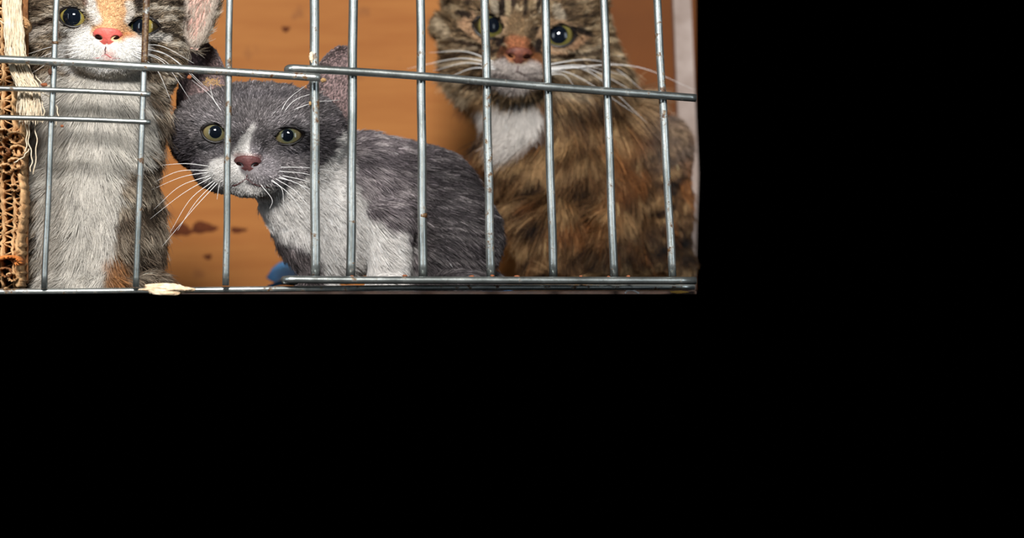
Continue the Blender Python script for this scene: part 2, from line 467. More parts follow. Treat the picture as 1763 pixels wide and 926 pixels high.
class Cat:
    def __init__(s, D0, prims, ears, eyes, bounds, cell, blend):
        s.D0 = D0; s.s = D0 / FPX; s.prims = prims; s.ears = ears; s.eyes = eyes; s.bounds = bounds; s.cell = cell
        s.floor_v = CY - FLOOR_Z / s.s; s.blend = blend
        s.balls = []
        for e in eyes:       # (cu, cv, hw, hh, rot, ballR, protrude)
            f0 = s.front(e[0], e[1], raw=True)
            s.balls.append((e[0], e[1], f0 + e[5] - e[6], e[5]))
    def C(s, c):             # centre that shows at pixel c[0], c[1] when it sits w units deeper
        q = 1 + c[2] * s.s / s.D0
        return (CX + (c[0] - CX) * q, CY + (c[1] - CY) * q, c[2])
    def sdf(s, U, V, W, raw=False):
        d = None
        for p in s.prims:
            if p[0] == 'E': x = sd_ell(U, V, W, s.C(p[1]), p[2], p[3] if len(p) > 3 and p[3] is not None else 0)
            else: x = sd_cap(U, V, W, s.C(p[1]), s.C(p[2]), p[3], p[4])
            k = p[-1] if isinstance(p[-1], tuple) and len(p[-1]) == 1 else (s.blend,)
            d = x if d is None else smin(d, x, k[0])
        for e in s.ears: d = smin(d, sd_ear(U, V, W, e), 6.0)
        if not raw:
            for e, b in zip(s.eyes, s.balls):
                lid = np.sqrt((U-b[0])**2 + (V-b[1])**2 + (W-b[2])**2) - (b[3] + 2.5)
                d = smin(d, lid, 5.0)
                d = smax(d, -np.maximum(almond(U, V, e[:5]), W - b[2]), 1.0)
        return np.maximum(d, V - s.floor_v + 0.3)
    def front(s, u, v, raw=False):
        Wg = np.arange(-160, 260, 0.5); U = np.full(Wg.shape, float(u)); V = np.full(Wg.shape, float(v))
        d = s.sdf(U, V, Wg, raw); i = np.argmax(d < 0)
        return float(Wg[i]) if (d < 0).any() else 60.0
    def world(s, p):
        p = np.asarray(p, float)
        return np.stack([(p[..., 0] - CX) * s.s, s.D0 + p[..., 2] * s.s, (CY - p[..., 1]) * s.s], -1)
    def build(s, name, color, skin_color, root_px):
        (u0, u1), (v0, v1), (w0, w1) = s.bounds; h = s.cell
        gu = np.arange(u0, u1, h, dtype=np.float32); gv = np.arange(v0, v1, h, dtype=np.float32); gw = np.arange(w0, w1, h, dtype=np.float32)
        U, V, W = np.meshgrid(gu, gv, gw, indexing='ij')
        f = s.sdf(U, V, W).astype(np.float32)
        del U, V, W
        vt, F = surface_nets(f, (u0, v0, w0), h)
        s.vt = vt.astype(float); s.F = F
        s.root = empty(name, s.world(np.array((root_px[0], s.floor_v, root_px[1])).astype(float)))
        X = s.world(s.vt)
        # orientation
        tri = X[F[:, :3]]; cx_ = X.mean(0)
        if (np.einsum('ij,ij->i', np.cross(tri[:, 1]-tri[:, 0], tri[:, 2]-tri[:, 0]), tri[:, 0]-cx_)).sum() < 0: F = F[:, ::-1]; s.F = F
        s.X = X
        fn = np.cross(X[F[:, 2]] - X[F[:, 0]], X[F[:, 3]] - X[F[:, 1]])
        vn = np.zeros_like(X)
        for k in range(4): np.add.at(vn, F[:, k], fn)
        s.vn = unit(vn)
        o = mesh('body', X, F, SKIN, s.root, True, np.array(s.root.location))
        at = o.data.color_attributes.new('fur_color', 'FLOAT_COLOR', 'POINT')
        c = skin_color(s.vt[:, 0], s.vt[:, 1], s.vt[:, 2], s.vn)
        at.data.foreach_set('color', np.concatenate([c, np.ones((len(c), 1))], 1).astype(np.float32).ravel())
        return o
    def fur(s, n, color, length, flow, density, radius, npts=6, clump=2.2, lift=0.35, var=0.42, wild=0.18, hidden=0.25, guard_light=1.0, body_calm=1.0):
        F = s.F; X = s.X
        T = np.concatenate([F[:, [0, 1, 2]], F[:, [0, 2, 3]]])
        e = np.cross(X[T[:, 1]] - X[T[:, 0]], X[T[:, 2]] - X[T[:, 0]])
        A = np.linalg.norm(e, axis=1)
        cen = X[T].mean(1); nn = unit(e)
        vis = np.einsum('ij,ij->i', nn, -unit(cen))
        cp = s.vt[T].mean(1)
        inframe = (cp[:, 1] > -45)
        w_ = A * np.where(vis > -0.15, 1.0, hidden * 0.3) * np.where(inframe, 1.0, 0.25) * density(cp[:, 0], cp[:, 1], cp[:, 2], nn)
        # visible surfaces seen at a slant still need full coverage
        idx = rng.choice(len(T), n, p=w_ / w_.sum())
        r1 = np.sqrt(rng.random(n)); r2 = rng.random(n)
        bc = np.stack([1 - r1, r1 * (1 - r2), r1 * r2], 1)
        root = np.einsum('ij,ijk->ik', bc, X[T[idx]]); nrm = unit(np.einsum('ij,ijk->ik', bc, s.vn[T[idx]]))
        p = np.einsum('ij,ijk->ik', bc, s.vt[T[idx]])
        u, v, w = p[:, 0], p[:, 1], p[:, 2]
        Lh = length(u, v, w, nrm) * s.s
        fl = flow(u, v, w)                                  # in cat space
        ear = np.zeros(n, bool)
        for e in s.ears: ear |= (sd_poly(u, v, e[0]) < 1) & (w > e[1] - 14)
        fl = np.where(ear[:, None], unit(np.stack([0.35*np.sign(u - s.eyes[0][0] - 60), -1 + 0*u, 0*u], 1)), fl)
        t = np.stack([fl[:, 0], fl[:, 2], -fl[:, 1]], 1)
        t = t - nrm * np.einsum('ij,ij->i', t, nrm)[:, None]; t = unit(t)
        # clumps: hairs of one cell share a deviation
        cs = clump * (0.4 + Lh / s.s / 14.0) * 2.0
        wl = np.where(u > 600, body_calm, 1.0)[:, None]
        dev = wl * np.stack([vnoise(u/cs/1.3, v/cs/1.3, w/cs/1.3, 11+i) for i in range(3)], 1) * (wild * 2.6)
        big = wl * np.stack([vnoise(u/40, v/40, w/40, 31+i) for i in range(3)], 1) * wild * 1.4
        calm = np.where(ear, 0.35, 1.0)[:, None]
        t = unit(t + (dev + big) * calm + rng.normal(0, wild * 0.8, (n, 3)) * wl)
        t = unit(t - nrm * np.minimum(np.einsum('ij,ij->i', t, nrm), 0)[:, None])
        Lh = Lh * np.clip(rng.normal(1, 0.22, n), 0.5, 1.6) * (1 + 0.18 * vnoise(u/9, v/9, w/9, 5))
        lf = lift * (0.75 + 0.5 * rng.random(n))
        tt = np.linspace(0, 1, npts)
        pos = root[:, None, :] + Lh[:, None, None] * (
            t[:, None, :] * (tt[None, :, None]) * 0.95 + nrm[:, None, :] * ((tt[None, :, None]) * lf[:, None, None] * 1.7 - (tt[None, :, None])**2 * lf[:, None, None] * 0.9))
        pos[:, :, 2] -= (Lh[:, None] * 0.12) * tt[None, :]**2
        pos[:, :, 2] = np.maximum(pos[:, :, 2], FLOOR_Z + 0.0004)
        pos = pos - np.array(s.root.location)
        k6 = int(npts * 0.6); md = pos[:, k6, :] + np.array(s.root.location)
        col = color(md[:, 0]/s.s + CX, CY - md[:, 2]/s.s, (md[:, 1] - s.D0)/s.s, nrm)
        guard = (rng.random(n) < np.where(Lh/s.s > 20, 0.07, 0.16)) & ~ear
        g = (1 + rng.normal(0, var, n)) * (1 + 0.16 * vnoise(u/cs, v/cs, w/cs, 77))
        sg = var * (1 - 0.75 * np.clip(col.mean(1) * 1.6, 0, 1))
        sg = np.where(ear, sg*0.4, sg)
        g = np.exp(rng.normal(0, 1, n) * sg - 0.4*sg*sg) * (1 + 0.16 * vnoise(u/cs, v/cs, w/cs, 77))
        g = g * np.where(guard, 1.0 + 0.9*guard_light*(1 - np.clip(col.mean(1)*2, 0, 1)), 0.93)
        col = np.clip(col * g[:, None], 0.002, 0.92)
        cu = bpy.data.hair_curves.new('fur')
        cu.add_curves([npts] * n)
        cu.points.foreach_set('position', pos.astype(np.float32).ravel())
        ra = cu.attributes.get('radius') or cu.attributes.new('radius', 'FLOAT', 'POINT')
        prof = np.array([1.0 - 0.75 * x**1.5 for x in tt])
        rr = radius * s.s * (0.8 + 0.4 * rng.random(n)) * np.where(guard, 1.5, 1.0)
        ra.data.foreach_set('value', (rr[:, None] * prof[None, :]).astype(np.float32).ravel())
        ca = cu.attributes.new('fur_color', 'FLOAT_COLOR', 'CURVE')
        ca.data.foreach_set('color', np.concatenate([col, np.ones((n, 1))], 1).astype(np.float32).ravel())
        cu.materials.append(FUR)
        o = bpy.data.objects.new('fur', cu); link(o, s.root)
        return o
    def add_eyes(s, imat, pupils, lidw=2.9):
        for e, b, pu in zip(s.eyes, s.balls, pupils):
            c = s.world(np.array(b[:3])); R = b[3] * s.s
            # ball turned so that its axis (-Y) meets the pupil centre
            gx = (pu[0] - b[0]) / b[3]; gv = (pu[1] - b[1]) / b[3]
            g = unit(np.array((gx, -math.sqrt(max(0.2, 1 - gx*gx - gv*gv)), -gv)))
            q = Vector((0, -1, 0)).rotation_difference(Vector(g))
            V = []; F = []; n1, n2 = 40, 28
            for i in range(n2 + 1):
                th = math.pi * i / n2
                for j in range(n1):
                    ph = 2*math.pi*j/n1; V.append((R*math.sin(th)*math.cos(ph), -R*math.cos(th), R*math.sin(th)*math.sin(ph)))
            for i in range(n2):
                for j in range(n1): F.append((i*n1+j, i*n1+(j+1) % n1, (i+1)*n1+(j+1) % n1, (i+1)*n1+j))
            me = bpy.data.meshes.new('eye'); me.from_pydata(V, [], F); me.update(); me.materials.append(imat)
            me.polygons.foreach_set('use_smooth', [True]*len(me.polygons))
            o = bpy.data.objects.new('eye', me); link(o, s.root); o.location = Vector(c) - s.root.location
            o.rotation_mode = 'QUATERNION'; o.rotation_quaternion = q
            # pupil: a cap just proud of the ball
            V = [(0, -R*1.006, 0)]; F = []; rp_ = pu[2] / b[3]; nr = 6; n1 = 36
            for i in range(1, nr + 1):
                th = math.asin(min(.95, rp_)) * i / nr
                for j in range(n1):
                    ph = 2*math.pi*j/n1; sx = pu[3] if len(pu) > 3 else 1.0
                    x_ = R*1.006*math.sin(th)*math.cos(ph)*sx; z_ = R*1.006*math.sin(th)*math.sin(ph)
                    V.append((x_, -math.sqrt((R*1.006)**2 - x_*x_ - z_*z_), z_))
            for j in range(n1): F.append((0, 1 + j, 1 + (j+1) % n1))
            for i in range(nr-1):
                for j in range(n1): F.append((1+i*n1+j, 1+(i+1)*n1+j, 1+(i+1)*n1+(j+1) % n1, 1+i*n1+(j+1) % n1))
            me = bpy.data.meshes.new('pupil'); me.from_pydata(V, [], F); me.update(); me.materials.append(PUPIL)
            me.polygons.foreach_set('use_smooth', [True]*len(me.polygons))
            po = bpy.data.objects.new('pupil', me); link(po, o)
            # eyelid rim
            cu_, cv_, hw, hh, rot = e[:5]; rho = (hw*hw + hh*hh)/(2*hh); al = math.asin(hw/rho)
            out = []
            for sgn in (1, -1):
                for t in np.linspace(-al, al, 26)[:-1]:
                    a_ = rho*math.sin(t)*sgn; b2 = (rho*math.cos(t) - (rho - hh)) * -sgn
                    out.append((cu_ + a_*math.cos(rot) - b2*math.sin(rot), cv_ + a_*math.sin(rot) + b2*math.cos(rot)))
            out = np.array(out + [out[0]])
            rr2 = (out[:, 0]-b[0])**2 + (out[:, 1]-b[1])**2
            RR = b[3] + 1.2
            ww = b[2] - np.sqrt(np.maximum(RR*RR - rr2, 4.0))
            upper = (out[:, 1] < cv_ + (out[:, 0]-cu_) * math.tan(rot))
            V, F = tube(s.world(np.column_stack([out, ww])), np.where(upper, lidw * 1.25, lidw * 0.85) * s.s, 8, False)
            mesh('eyelid', V, F, LID, s.root)
    def add_nose(s, cu, cv, half, mat, rot=0.0, push=5.0, vs=1.0):
        k = half / 24.0
        g = np.arange(-32*k, 32*k, 1.1*max(k, .8)); gz = np.arange(-30*k, 40*k, 1.1*max(k, .8))
        U, V, W = np.meshgrid(g, g, gz, indexing='ij')
        cs, sn = math.cos(rot), math.sin(rot)
        poly = np.array([(-24, -7), (-19, -13), (-8, -15), (8, -15), (19, -13), (24, -7), (17, 1), (9, 8), (4, 17), (-4, 17), (-9, 8), (-17, 1)], float) * k
        poly[:, 1] *= vs
        d = sd_poly(U, V, poly) - 1.0*k
        e = sd_ell(U, V, W, (0, -1*k, 14*k), (29*k, 26*k, 22*k))
        d = smax(d, e, 4*k)
        for sg in (-1, 1):
            d = smax(d, -sd_ell(U, V, W, (sg*13*k, 0.5*k*vs, -1*k), (7*k, 4.2*k, 20*k), -sg*0.35), 1.2*k)
        d = smax(d, -sd_cap(U, V, W, (0, 3*k*vs, -9*k), (0, 18*k*vs, -2*k), 1.3*k, 1.6*k), 1.2*k)
        d = np.maximum(d, W - 30*k)
        vt, F = surface_nets(d.astype(np.float32), (g[0], g[0], gz[0]), g[1]-g[0])
        f0 = s.front(cu, cv)
        u_ = vt[:, 0]*cs - vt[:, 1]*sn + cu; v_ = vt[:, 0]*sn + vt[:, 1]*cs + cv
        w_ = vt[:, 2] + f0 + 8*k - push
        # tilt: lower edge sits further back
        w_ = w_ + (v_ - cv) * 0.35
        X = s.world(np.column_stack([u_, v_, w_]))
        tri = X[F[:, :3]]
        if (np.einsum('ij,ij->i', np.cross(tri[:, 1]-tri[:, 0], tri[:, 2]-tri[:, 0]), tri[:, 0]-X.mean(0))).sum() < 0: F = F[:, ::-1]
        nose = mesh('nose', X, F, mat, s.root)
        for sg in (-1, 1):
            V = []; Q = []; n1, n2 = 20, 10; ra = -sg*0.35
            for i in range(n2 + 1):
                th = math.pi*i/n2
                for j in range(n1):
                    ph = 2*math.pi*j/n1
                    a = 7.0*k*math.sin(th)*math.cos(ph); b_ = 2.9*k*math.cos(th); c = 5*k*math.sin(th)*math.sin(ph)
                    x = sg*13.5*k + a*math.cos(ra) - b_*math.sin(ra); y = 0.6*k*vs + a*math.sin(ra) + b_*math.cos(ra)
                    V.append((x*cs - y*sn + cu, x*sn + y*cs + cv, c + 1.5*k + f0 + 8*k - push + y*0.35))
            for i in range(n2):
                for j in range(n1): Q.append((i*n1+j, i*n1+(j+1) % n1, (i+1)*n1+(j+1) % n1, (i+1)*n1+j))
            mesh('nostril', s.world(np.array(V)), Q, NOSTRIL, nose)
        return nose
    def surf_line(s, name, pts, r, mat, off=0.3, n=6):
        q = spline([(a, b, 0) for a, b in pts], n)[:, :2]
        out = np.array([(a, b, s.front(a, b) - off) for a, b in q])
        rad = r * s.s * np.sin(np.linspace(0.25, math.pi - 0.25, len(q)))**0.5
        V, F = tube(s.world(out), rad, 8); return mesh(name, V, F, mat, s.root)
    def whiskers(s, lst, r=0.8):
        for (a, b_, c, dw) in lst:
            f = s.front(*a)
            pa = (a[0], a[1], f); pb = (b_[0], b_[1], f + dw*0.5); pc = (c[0], c[1], f + dw)
            q = spline([pa, pb, pc], 9)
            V, F = tube(s.world(q), np.linspace(r, 0.16, len(q)) * s.s, 6); mesh('whisker', V, F, WHISK, s.root)

def blendc(base, c, m): return base * (1 - m[:, None]) + lin(c)[None, :] * m[:, None]
def pm(u, v, poly, soft, jit=0.0, seed=3):
    d = sd_poly(u, v, poly)
    if jit: d = d + jit * fbm(u/14, v/14, 0*u, seed, 2)
    return 1 - sstep(-soft, soft, d)
def rims(c, u, v, w, eyes, m=7.0):
    for e in eyes: c = blendc(c, (34, 26, 25), (1 - sstep(m*0.5, m, almond(u, v, e[:5]))) * (w < 60))
    return c
def stroke(u, v, pts, r, soft):
    d = np.full(np.shape(u), 1e9)
    for a, b in zip(pts[:-1], pts[1:]):
        a = np.array(a, float); b = np.array(b, float); e = b - a
        t = np.clip(((u-a[0])*e[0] + (v-a[1])*e[1])/(e@e), 0, 1)
        d = np.minimum(d, np.hypot(u-a[0]-t*e[0], v-a[1]-t*e[1]))
    return 1 - sstep(r - soft, r + soft, d)

def head_flow(nose, hc, hr, body_dir, splay=300.0):
    def f(u, v, w):
        p = np.stack([u, v, w], 1)
        h = unit(p - np.array(nose, float)) * np.array((1.0, 1.0, 1.0))
        b = np.broadcast_to(unit(np.array(body_dir, float)), p.shape).copy()
        b[:, 0] += (u - hc[0]) / splay
        d = np.sqrt(((u-hc[0])/hr[0])**2 + ((v-hc[1])/hr[1])**2)
        k = sstep(0.9, 1.35, d)[:, None]
        k = np.where((v < hc[1])[:, None], 0, k)
        return unit(h*(1-k) + b*k)
    return f

# ================================================================ grey and white kitten
g_eyes = [(370, 229.5, 23.5, 16.5, 0.20, 27, 4.5), (497, 235, 27, 15.5, -0.15, 29, 4.5)]
earL = [(299, 205), (294, 165), (303, 108), (314, 70), (328, 53), (345, 55), (366, 76), (381, 108), (389, 145), (384, 165), (350, 205)]
earR = [(516, 168), (530, 132), (548, 97), (566, 76), (584, 66), (600, 66), (609, 84), (613, 140), (606, 205), (560, 215)]
gray = Cat(0.975, [
    ('E', (445, 216, 78), (140, 73, 110)),
    ('E', (346, 232, 75), (54, 62, 65)),
    ('E', (544, 235, 75), (52, 66, 65)),
    ('E', (440, 275, 50), (85, 50, 70)),
    ('E', (401, 300, -18), (36, 26, 34)),
    ('E', (456, 302, -18), (37, 27, 34)),
    ('E', (428, 322, -6), (33, 17, 28)),
    ('C', (438, 185, 0), (428, 272, -34), 30, 16),
    ('E', (392, 290, 30), (60, 42, 48)),
    ('E', (500, 290, 50), (60, 42, 55)),
    ('C', (486, 325, 62), (532, 400, 110), 46, 56, (24,)),
    ('C', (500, 300, 95), (560, 350, 125), 62, 85, (30,)),
    ('E', (578, 395, 125), (84, 90, 80), None, (30,)),
    ('C', (625, 318, 160), (735, 345, 225), 93, 96, (30,)),
    ('E', (790, 410, 190), (75, 88, 75), None, (30,)),
    ('C', (665, 385, 80), (668, 480, 80), 42, 30, (20,)),
    ('E', (738, 440, 170), (56, 62, 60), None, (30,)),
    ('C', (552, 410, 95), (545, 485, 100), 38, 25, (20,)),
    ('E', (668, 490, 60), (34, 14, 40)), ('E', (547, 490, 84), (28, 14, 34)), ('E', (790, 486, 130), (52, 18, 60)),
    ('C', (820, 470, 200), (850, 484, 250), 22, 14, (14,)),
], [(earL, 88, 22, 3.4), (earR, 90, 22, 3.4)], g_eyes, ((270, 905), (45, 512), (-90, 365)), 3.0, 16.0)

W_BLAZE = [(433, 211), (439, 211), (440, 220), (433, 234), (428, 248), (428, 260), (440, 270), (436, 276), (404, 276), (398, 262), (408, 246), (420, 230)]
W_MUZ = [(398, 262), (410, 275), (410, 290), (420, 306), (428, 318), (450, 323), (462, 330), (455, 352), (400, 352), (376, 330), (352, 310), (352, 292), (372, 274)]
W_BODY = [(420, 333), (470, 326), (520, 316), (552, 300), (580, 262), (597, 222), (608, 250), (612, 310), (628, 345), (642, 380), (672, 398), (702, 405), (716, 430), (708, 510), (560, 510), (545, 440), (500, 425), (462, 400), (440, 372), (424, 352)]
def g_color(u, v, w, n):
    q = 1 + (w * 0.000309) / 0.975
    pu = CX + (u - CX)/q; pv = CY + (v - CY)/q            # flat pattern coordinate
    base = np.tile(lin((124, 118, 119)), (len(u), 1))
    m = 0.5 + 0.5*fbm(u/10, v/10, w/10, 4, 3)
    base = base * (0.5 + 0.9*m)[:, None]
    head = pv < 345
    # lighter streak above the eyes and behind, darker crown edges and cheeks
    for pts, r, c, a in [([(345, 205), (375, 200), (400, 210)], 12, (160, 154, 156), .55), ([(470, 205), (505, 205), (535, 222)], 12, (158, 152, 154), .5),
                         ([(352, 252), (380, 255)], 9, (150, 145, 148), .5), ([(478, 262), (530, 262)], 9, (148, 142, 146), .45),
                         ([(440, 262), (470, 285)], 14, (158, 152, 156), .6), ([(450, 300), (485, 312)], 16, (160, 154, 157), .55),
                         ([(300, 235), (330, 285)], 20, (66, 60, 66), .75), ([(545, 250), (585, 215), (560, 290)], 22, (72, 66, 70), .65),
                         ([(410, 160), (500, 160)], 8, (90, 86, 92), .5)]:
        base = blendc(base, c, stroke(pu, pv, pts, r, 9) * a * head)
    base = blendc(base, (128, 112, 110), np.maximum(pm(pu, pv, earL, 6), pm(pu, pv, earR, 6)) * .75 * (w > 60))
    # body: dark with pale brushed streaks
    bm = sstep(595, 615, pu)
    st = sstep(-0.25, 0.6, fbm(u/30, v/7 - u/50, w/30, 9, 3))
    bc = lin((122, 113, 116))[None, :] * (1 - st[:, None]) + lin((196, 186, 186))[None, :] * st[:, None]
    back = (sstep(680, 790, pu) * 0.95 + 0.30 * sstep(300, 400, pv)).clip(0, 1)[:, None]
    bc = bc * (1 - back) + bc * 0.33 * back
    base = base*(1-bm[:, None]) + bc*bm[:, None]
    wh = np.maximum(pm(pu, pv, W_BLAZE, 4, 4), pm(pu, pv, W_MUZ, 5, 5))
    wh = np.maximum(wh, pm(pu, pv, W_BODY, 8, 10) * (pv > 222))
    base = blendc(base, (236, 232, 228), wh)
    base = blendc(base, (176, 118, 112), stroke(pu, pv, [(408, 268), (446, 271)], 5, 4) * .45)
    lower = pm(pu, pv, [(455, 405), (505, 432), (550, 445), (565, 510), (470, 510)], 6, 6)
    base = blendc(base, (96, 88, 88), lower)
    return np.clip(base, 0.005, 0.86)
def g_skin(u, v, w, n):
    c = g_color(u, v, w, n) * 0.75
    ear = np.maximum(pm(u, v, earL, 3), pm(u, v, earR, 3)) * (w > 60) * (n[:, 1] < 0)
    return blendc(rims(c, u, v, w, g_eyes), (164, 138, 136), ear * 0.85)
def g_len(u, v, w, n):
    d = np.hypot(u - 428, v - 285)
    L = 3.5 + 8 * sstep(25, 150, d) + 7 * sstep(560, 640, u)
    L = np.where((v > 345) & (u < 600), 17, L)
    ear = ((sd_poly(u, v, earL) < 2) | (sd_poly(u, v, earR) < 2)) & (w > 70)
    return np.where(ear, 5, L)
def eye_hole(u, v, eyes, marg):
    m = np.ones(np.shape(u))
    for e in eyes: m = m * sstep(marg*0.3, marg, almond(u, v, e[:5]))
    return m
def g_den(u, v, w, n):
    m = np.where(w < 60, eye_hole(u, v, g_eyes, 1.6), 1.0)
    m = m * np.where(w < 0, sstep(15, 21, np.hypot((u-429)*.85, (v-287)*1.2)), 1)
    m = m * np.where(w < 20, 0.25 + 0.75*sstep(1.5, 4, np.abs(v - (316 + np.abs(u-427)*.17)) + (np.abs(u-427) > 40)*50), 1)
    ear = ((sd_poly(u, v, earL) < -5) | (sd_poly(u, v, earR) < -5)) & (w > 70) & (n[:, 1] < 0)
    m = np.where(ear, m*0.5, m)
    return m * np.where(u > 600, 0.75, np.where(v > 350, 0.8, 1.25))
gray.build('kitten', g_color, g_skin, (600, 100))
tag(gray.root, 'grey and white kitten with a white nose blaze, crouching between the other two cats', 'kitten')
gf = head_flow((429, 283, -70), (440, 240), (150, 95), (0.5, 1.0, 0.35))
def g_flow(u, v, w):
    a = gf(u, v, w)
    b = unit(np.stack([1.0 + 0*u, 0.15 + (v-300)/260.0, 0.5 + 0*u], 1))
    k = (sstep(580, 640, u) * sstep(60, 110, w))[:, None]
    return unit(a*(1-k) + b*k)
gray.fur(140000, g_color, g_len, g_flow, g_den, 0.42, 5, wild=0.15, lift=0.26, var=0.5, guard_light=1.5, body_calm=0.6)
gray.add_eyes(eye_mat('grey_kitten_iris', (60, 88, 80), (106, 100, 70), (118, 104, 70), (44, 36, 26)), [(372, 228, 11), (495.5, 234, 10.5)])
NOSE_G = plain('mauve_nose', (78, 46, 46), 0.5, 0.4, 900, (104, 64, 62), cscale=200)
gray.add_nose(428.5, 287, 23.5, NOSE_G, 0.03)
gray.surf_line('mouth', [(396, 322), (408, 321), (419, 315), (427.5, 311), (438, 318), (452, 323), (468, 325)], 1.8, MOUTH)
gray.surf_line('lip_cleft', [(428, 303), (427.5, 308), (427.5, 312)], 1.4, MOUTH)
gray.whiskers([((362, 287), (320, 283), (272, 287), -14), ((360, 294), (310, 296), (262, 318), -14), ((362, 297), (315, 306), (264, 328), -14),
    ((364, 303), (312, 322), (268, 362), -14), ((366, 306), (318, 334), (262, 378), -14), ((370, 312), (330, 345), (296, 402), -14), ((374, 314), (340, 350), (310, 398), -14),
    ((378, 316), (336, 362), (284, 425), -14), ((484, 290), (530, 290), (588, 297), 25), ((482, 297), (535, 303), (598, 330), 25), ((486, 304), (540, 318), (596, 356), 25),
    ((480, 308), (520, 322), (560, 368), 10), ((476, 310), (510, 332), (548, 378), 10), ((470, 312), (505, 342), (538, 392), 5), ((468, 313), (487, 328), (490, 358), 0),
    ((482, 306), (545, 332), (575, 352), 20), ((380, 318), (378, 330), (376, 345), 0), ((449, 318), (470, 345), (466, 362), 0),
    ((483, 197), (498, 172), (528, 148), 10), ((486, 199), (512, 172), (560, 158), 10), ((494, 196), (540, 178), (585, 172), 20),
    ((384, 195), (362, 165), (332, 140), 0), ((378, 190), (366, 165), (362, 138), 0)], 0.55)

# ================================================================ striped calico kitten on the left
l_eyes = [(129, 33, 25, 17.5, 0.22, 28, 4.5), (249, 46, 27, 15.5, 0.02, 29, 4.5)]
lEarR = [(258, 20), (282, -25), (322, -62), (362, -72), (374, -40), (368, 0), (354, 40), (332, 76), (300, 66)]
lEarL = [(108, -30), (80, -62), (40, -66), (14, -40), (18, 0), (40, 40), (80, 20)]
left = Cat(0.948, [
    ('E', (180, 18, 70), (138, 108, 108)),
    ('E', (92, 66, 68), (54, 54, 58)),
    ('E', (270, 88, 72), (50, 66, 58)),
    ('E', (185, 90, 40), (85, 50, 62)),
    ('E', (160, 90, -14), (42, 29, 35)),
    ('E', (216, 92, -14), (42, 29, 35)),
    ('E', (187, 111, -4), (34, 19, 29)),
    ('C', (190, 0, 0), (190, 58, -30), 32, 18),
    ('E', (170, 178, 62), (84, 62, 48), None, (40,)),
    ('E', (130, 160, 90), (80, 60, 60), None, (46,)),
    ('E', (215, 165, 92), (62, 50, 60), None, (46,)),
    ('E', (160, 215, 92), (104, 80, 70), None, (46,)),
    ('E', (70, 300, 110), (46, 190, 60), None, (24,)),
    ('E', (164, 250, 84), (98, 110, 66), None, (50,)),
    ('E', (150, 330, 88), (108, 140, 72), None, (50,)),
    ('E', (200, 400, 125), (80, 125, 80), None, (26,)),
    ('E', (95, 420, 120), (62, 105, 70), None, (26,)),
    ('C', (125, 330, 45), (118, 478, 48), 42, 29, (22,)),
    ('C', (195, 340, 50), (196, 478, 52), 40, 29, (22,)),
    ('E', (118, 492, 42), (38, 13, 40), None, (24,)), ('E', (196, 492, 46), (38, 13, 40), None, (24,)), ('E', (250, 488, 80), (30, 16, 50)),
], [(lEarR, 92, 26, 3.4), (lEarL, 92, 26, 3.4)], l_eyes, ((2, 392), (-118, 512), (-84, 240)), 3.0, 15.0)

def tabby(u, v, w, seed, dark, mid, light, sx=24.0, sy=9.0):
    a = fbm(u/sx, v/sy, w/sx, seed, 3); m = fbm(u/5, v/5, w/5, seed+40, 2)
    t = np.clip(0.5 + a*0.95 + m*0.3, 0, 1)
    c = np.where((t < .5)[:, None], lin(dark)[None]*(1-2*t)[:, None] + lin(mid)[None]*(2*t)[:, None],
                 lin(mid)[None]*(2-2*t)[:, None] + lin(light)[None]*(2*t-1)[:, None])
    return c
L_WHITE = [(96, 74), (118, 62), (128, 55), (150, 50), (168, 70), (180, 76), (205, 76), (218, 66), (232, 64), (258, 66), (258, 82), (250, 110), (240, 135), (190, 140), (110, 130), (84, 100)]
L_BIB = [(92, 128), (240, 130), (264, 190), (275, 230), (278, 264), (256, 288), (226, 300), (212, 318), (220, 350), (202, 384), (200, 420), (188, 458), (180, 512), (54, 512), (62, 440), (54, 400), (62, 350), (44, 300), (46, 210), (66, 150)]
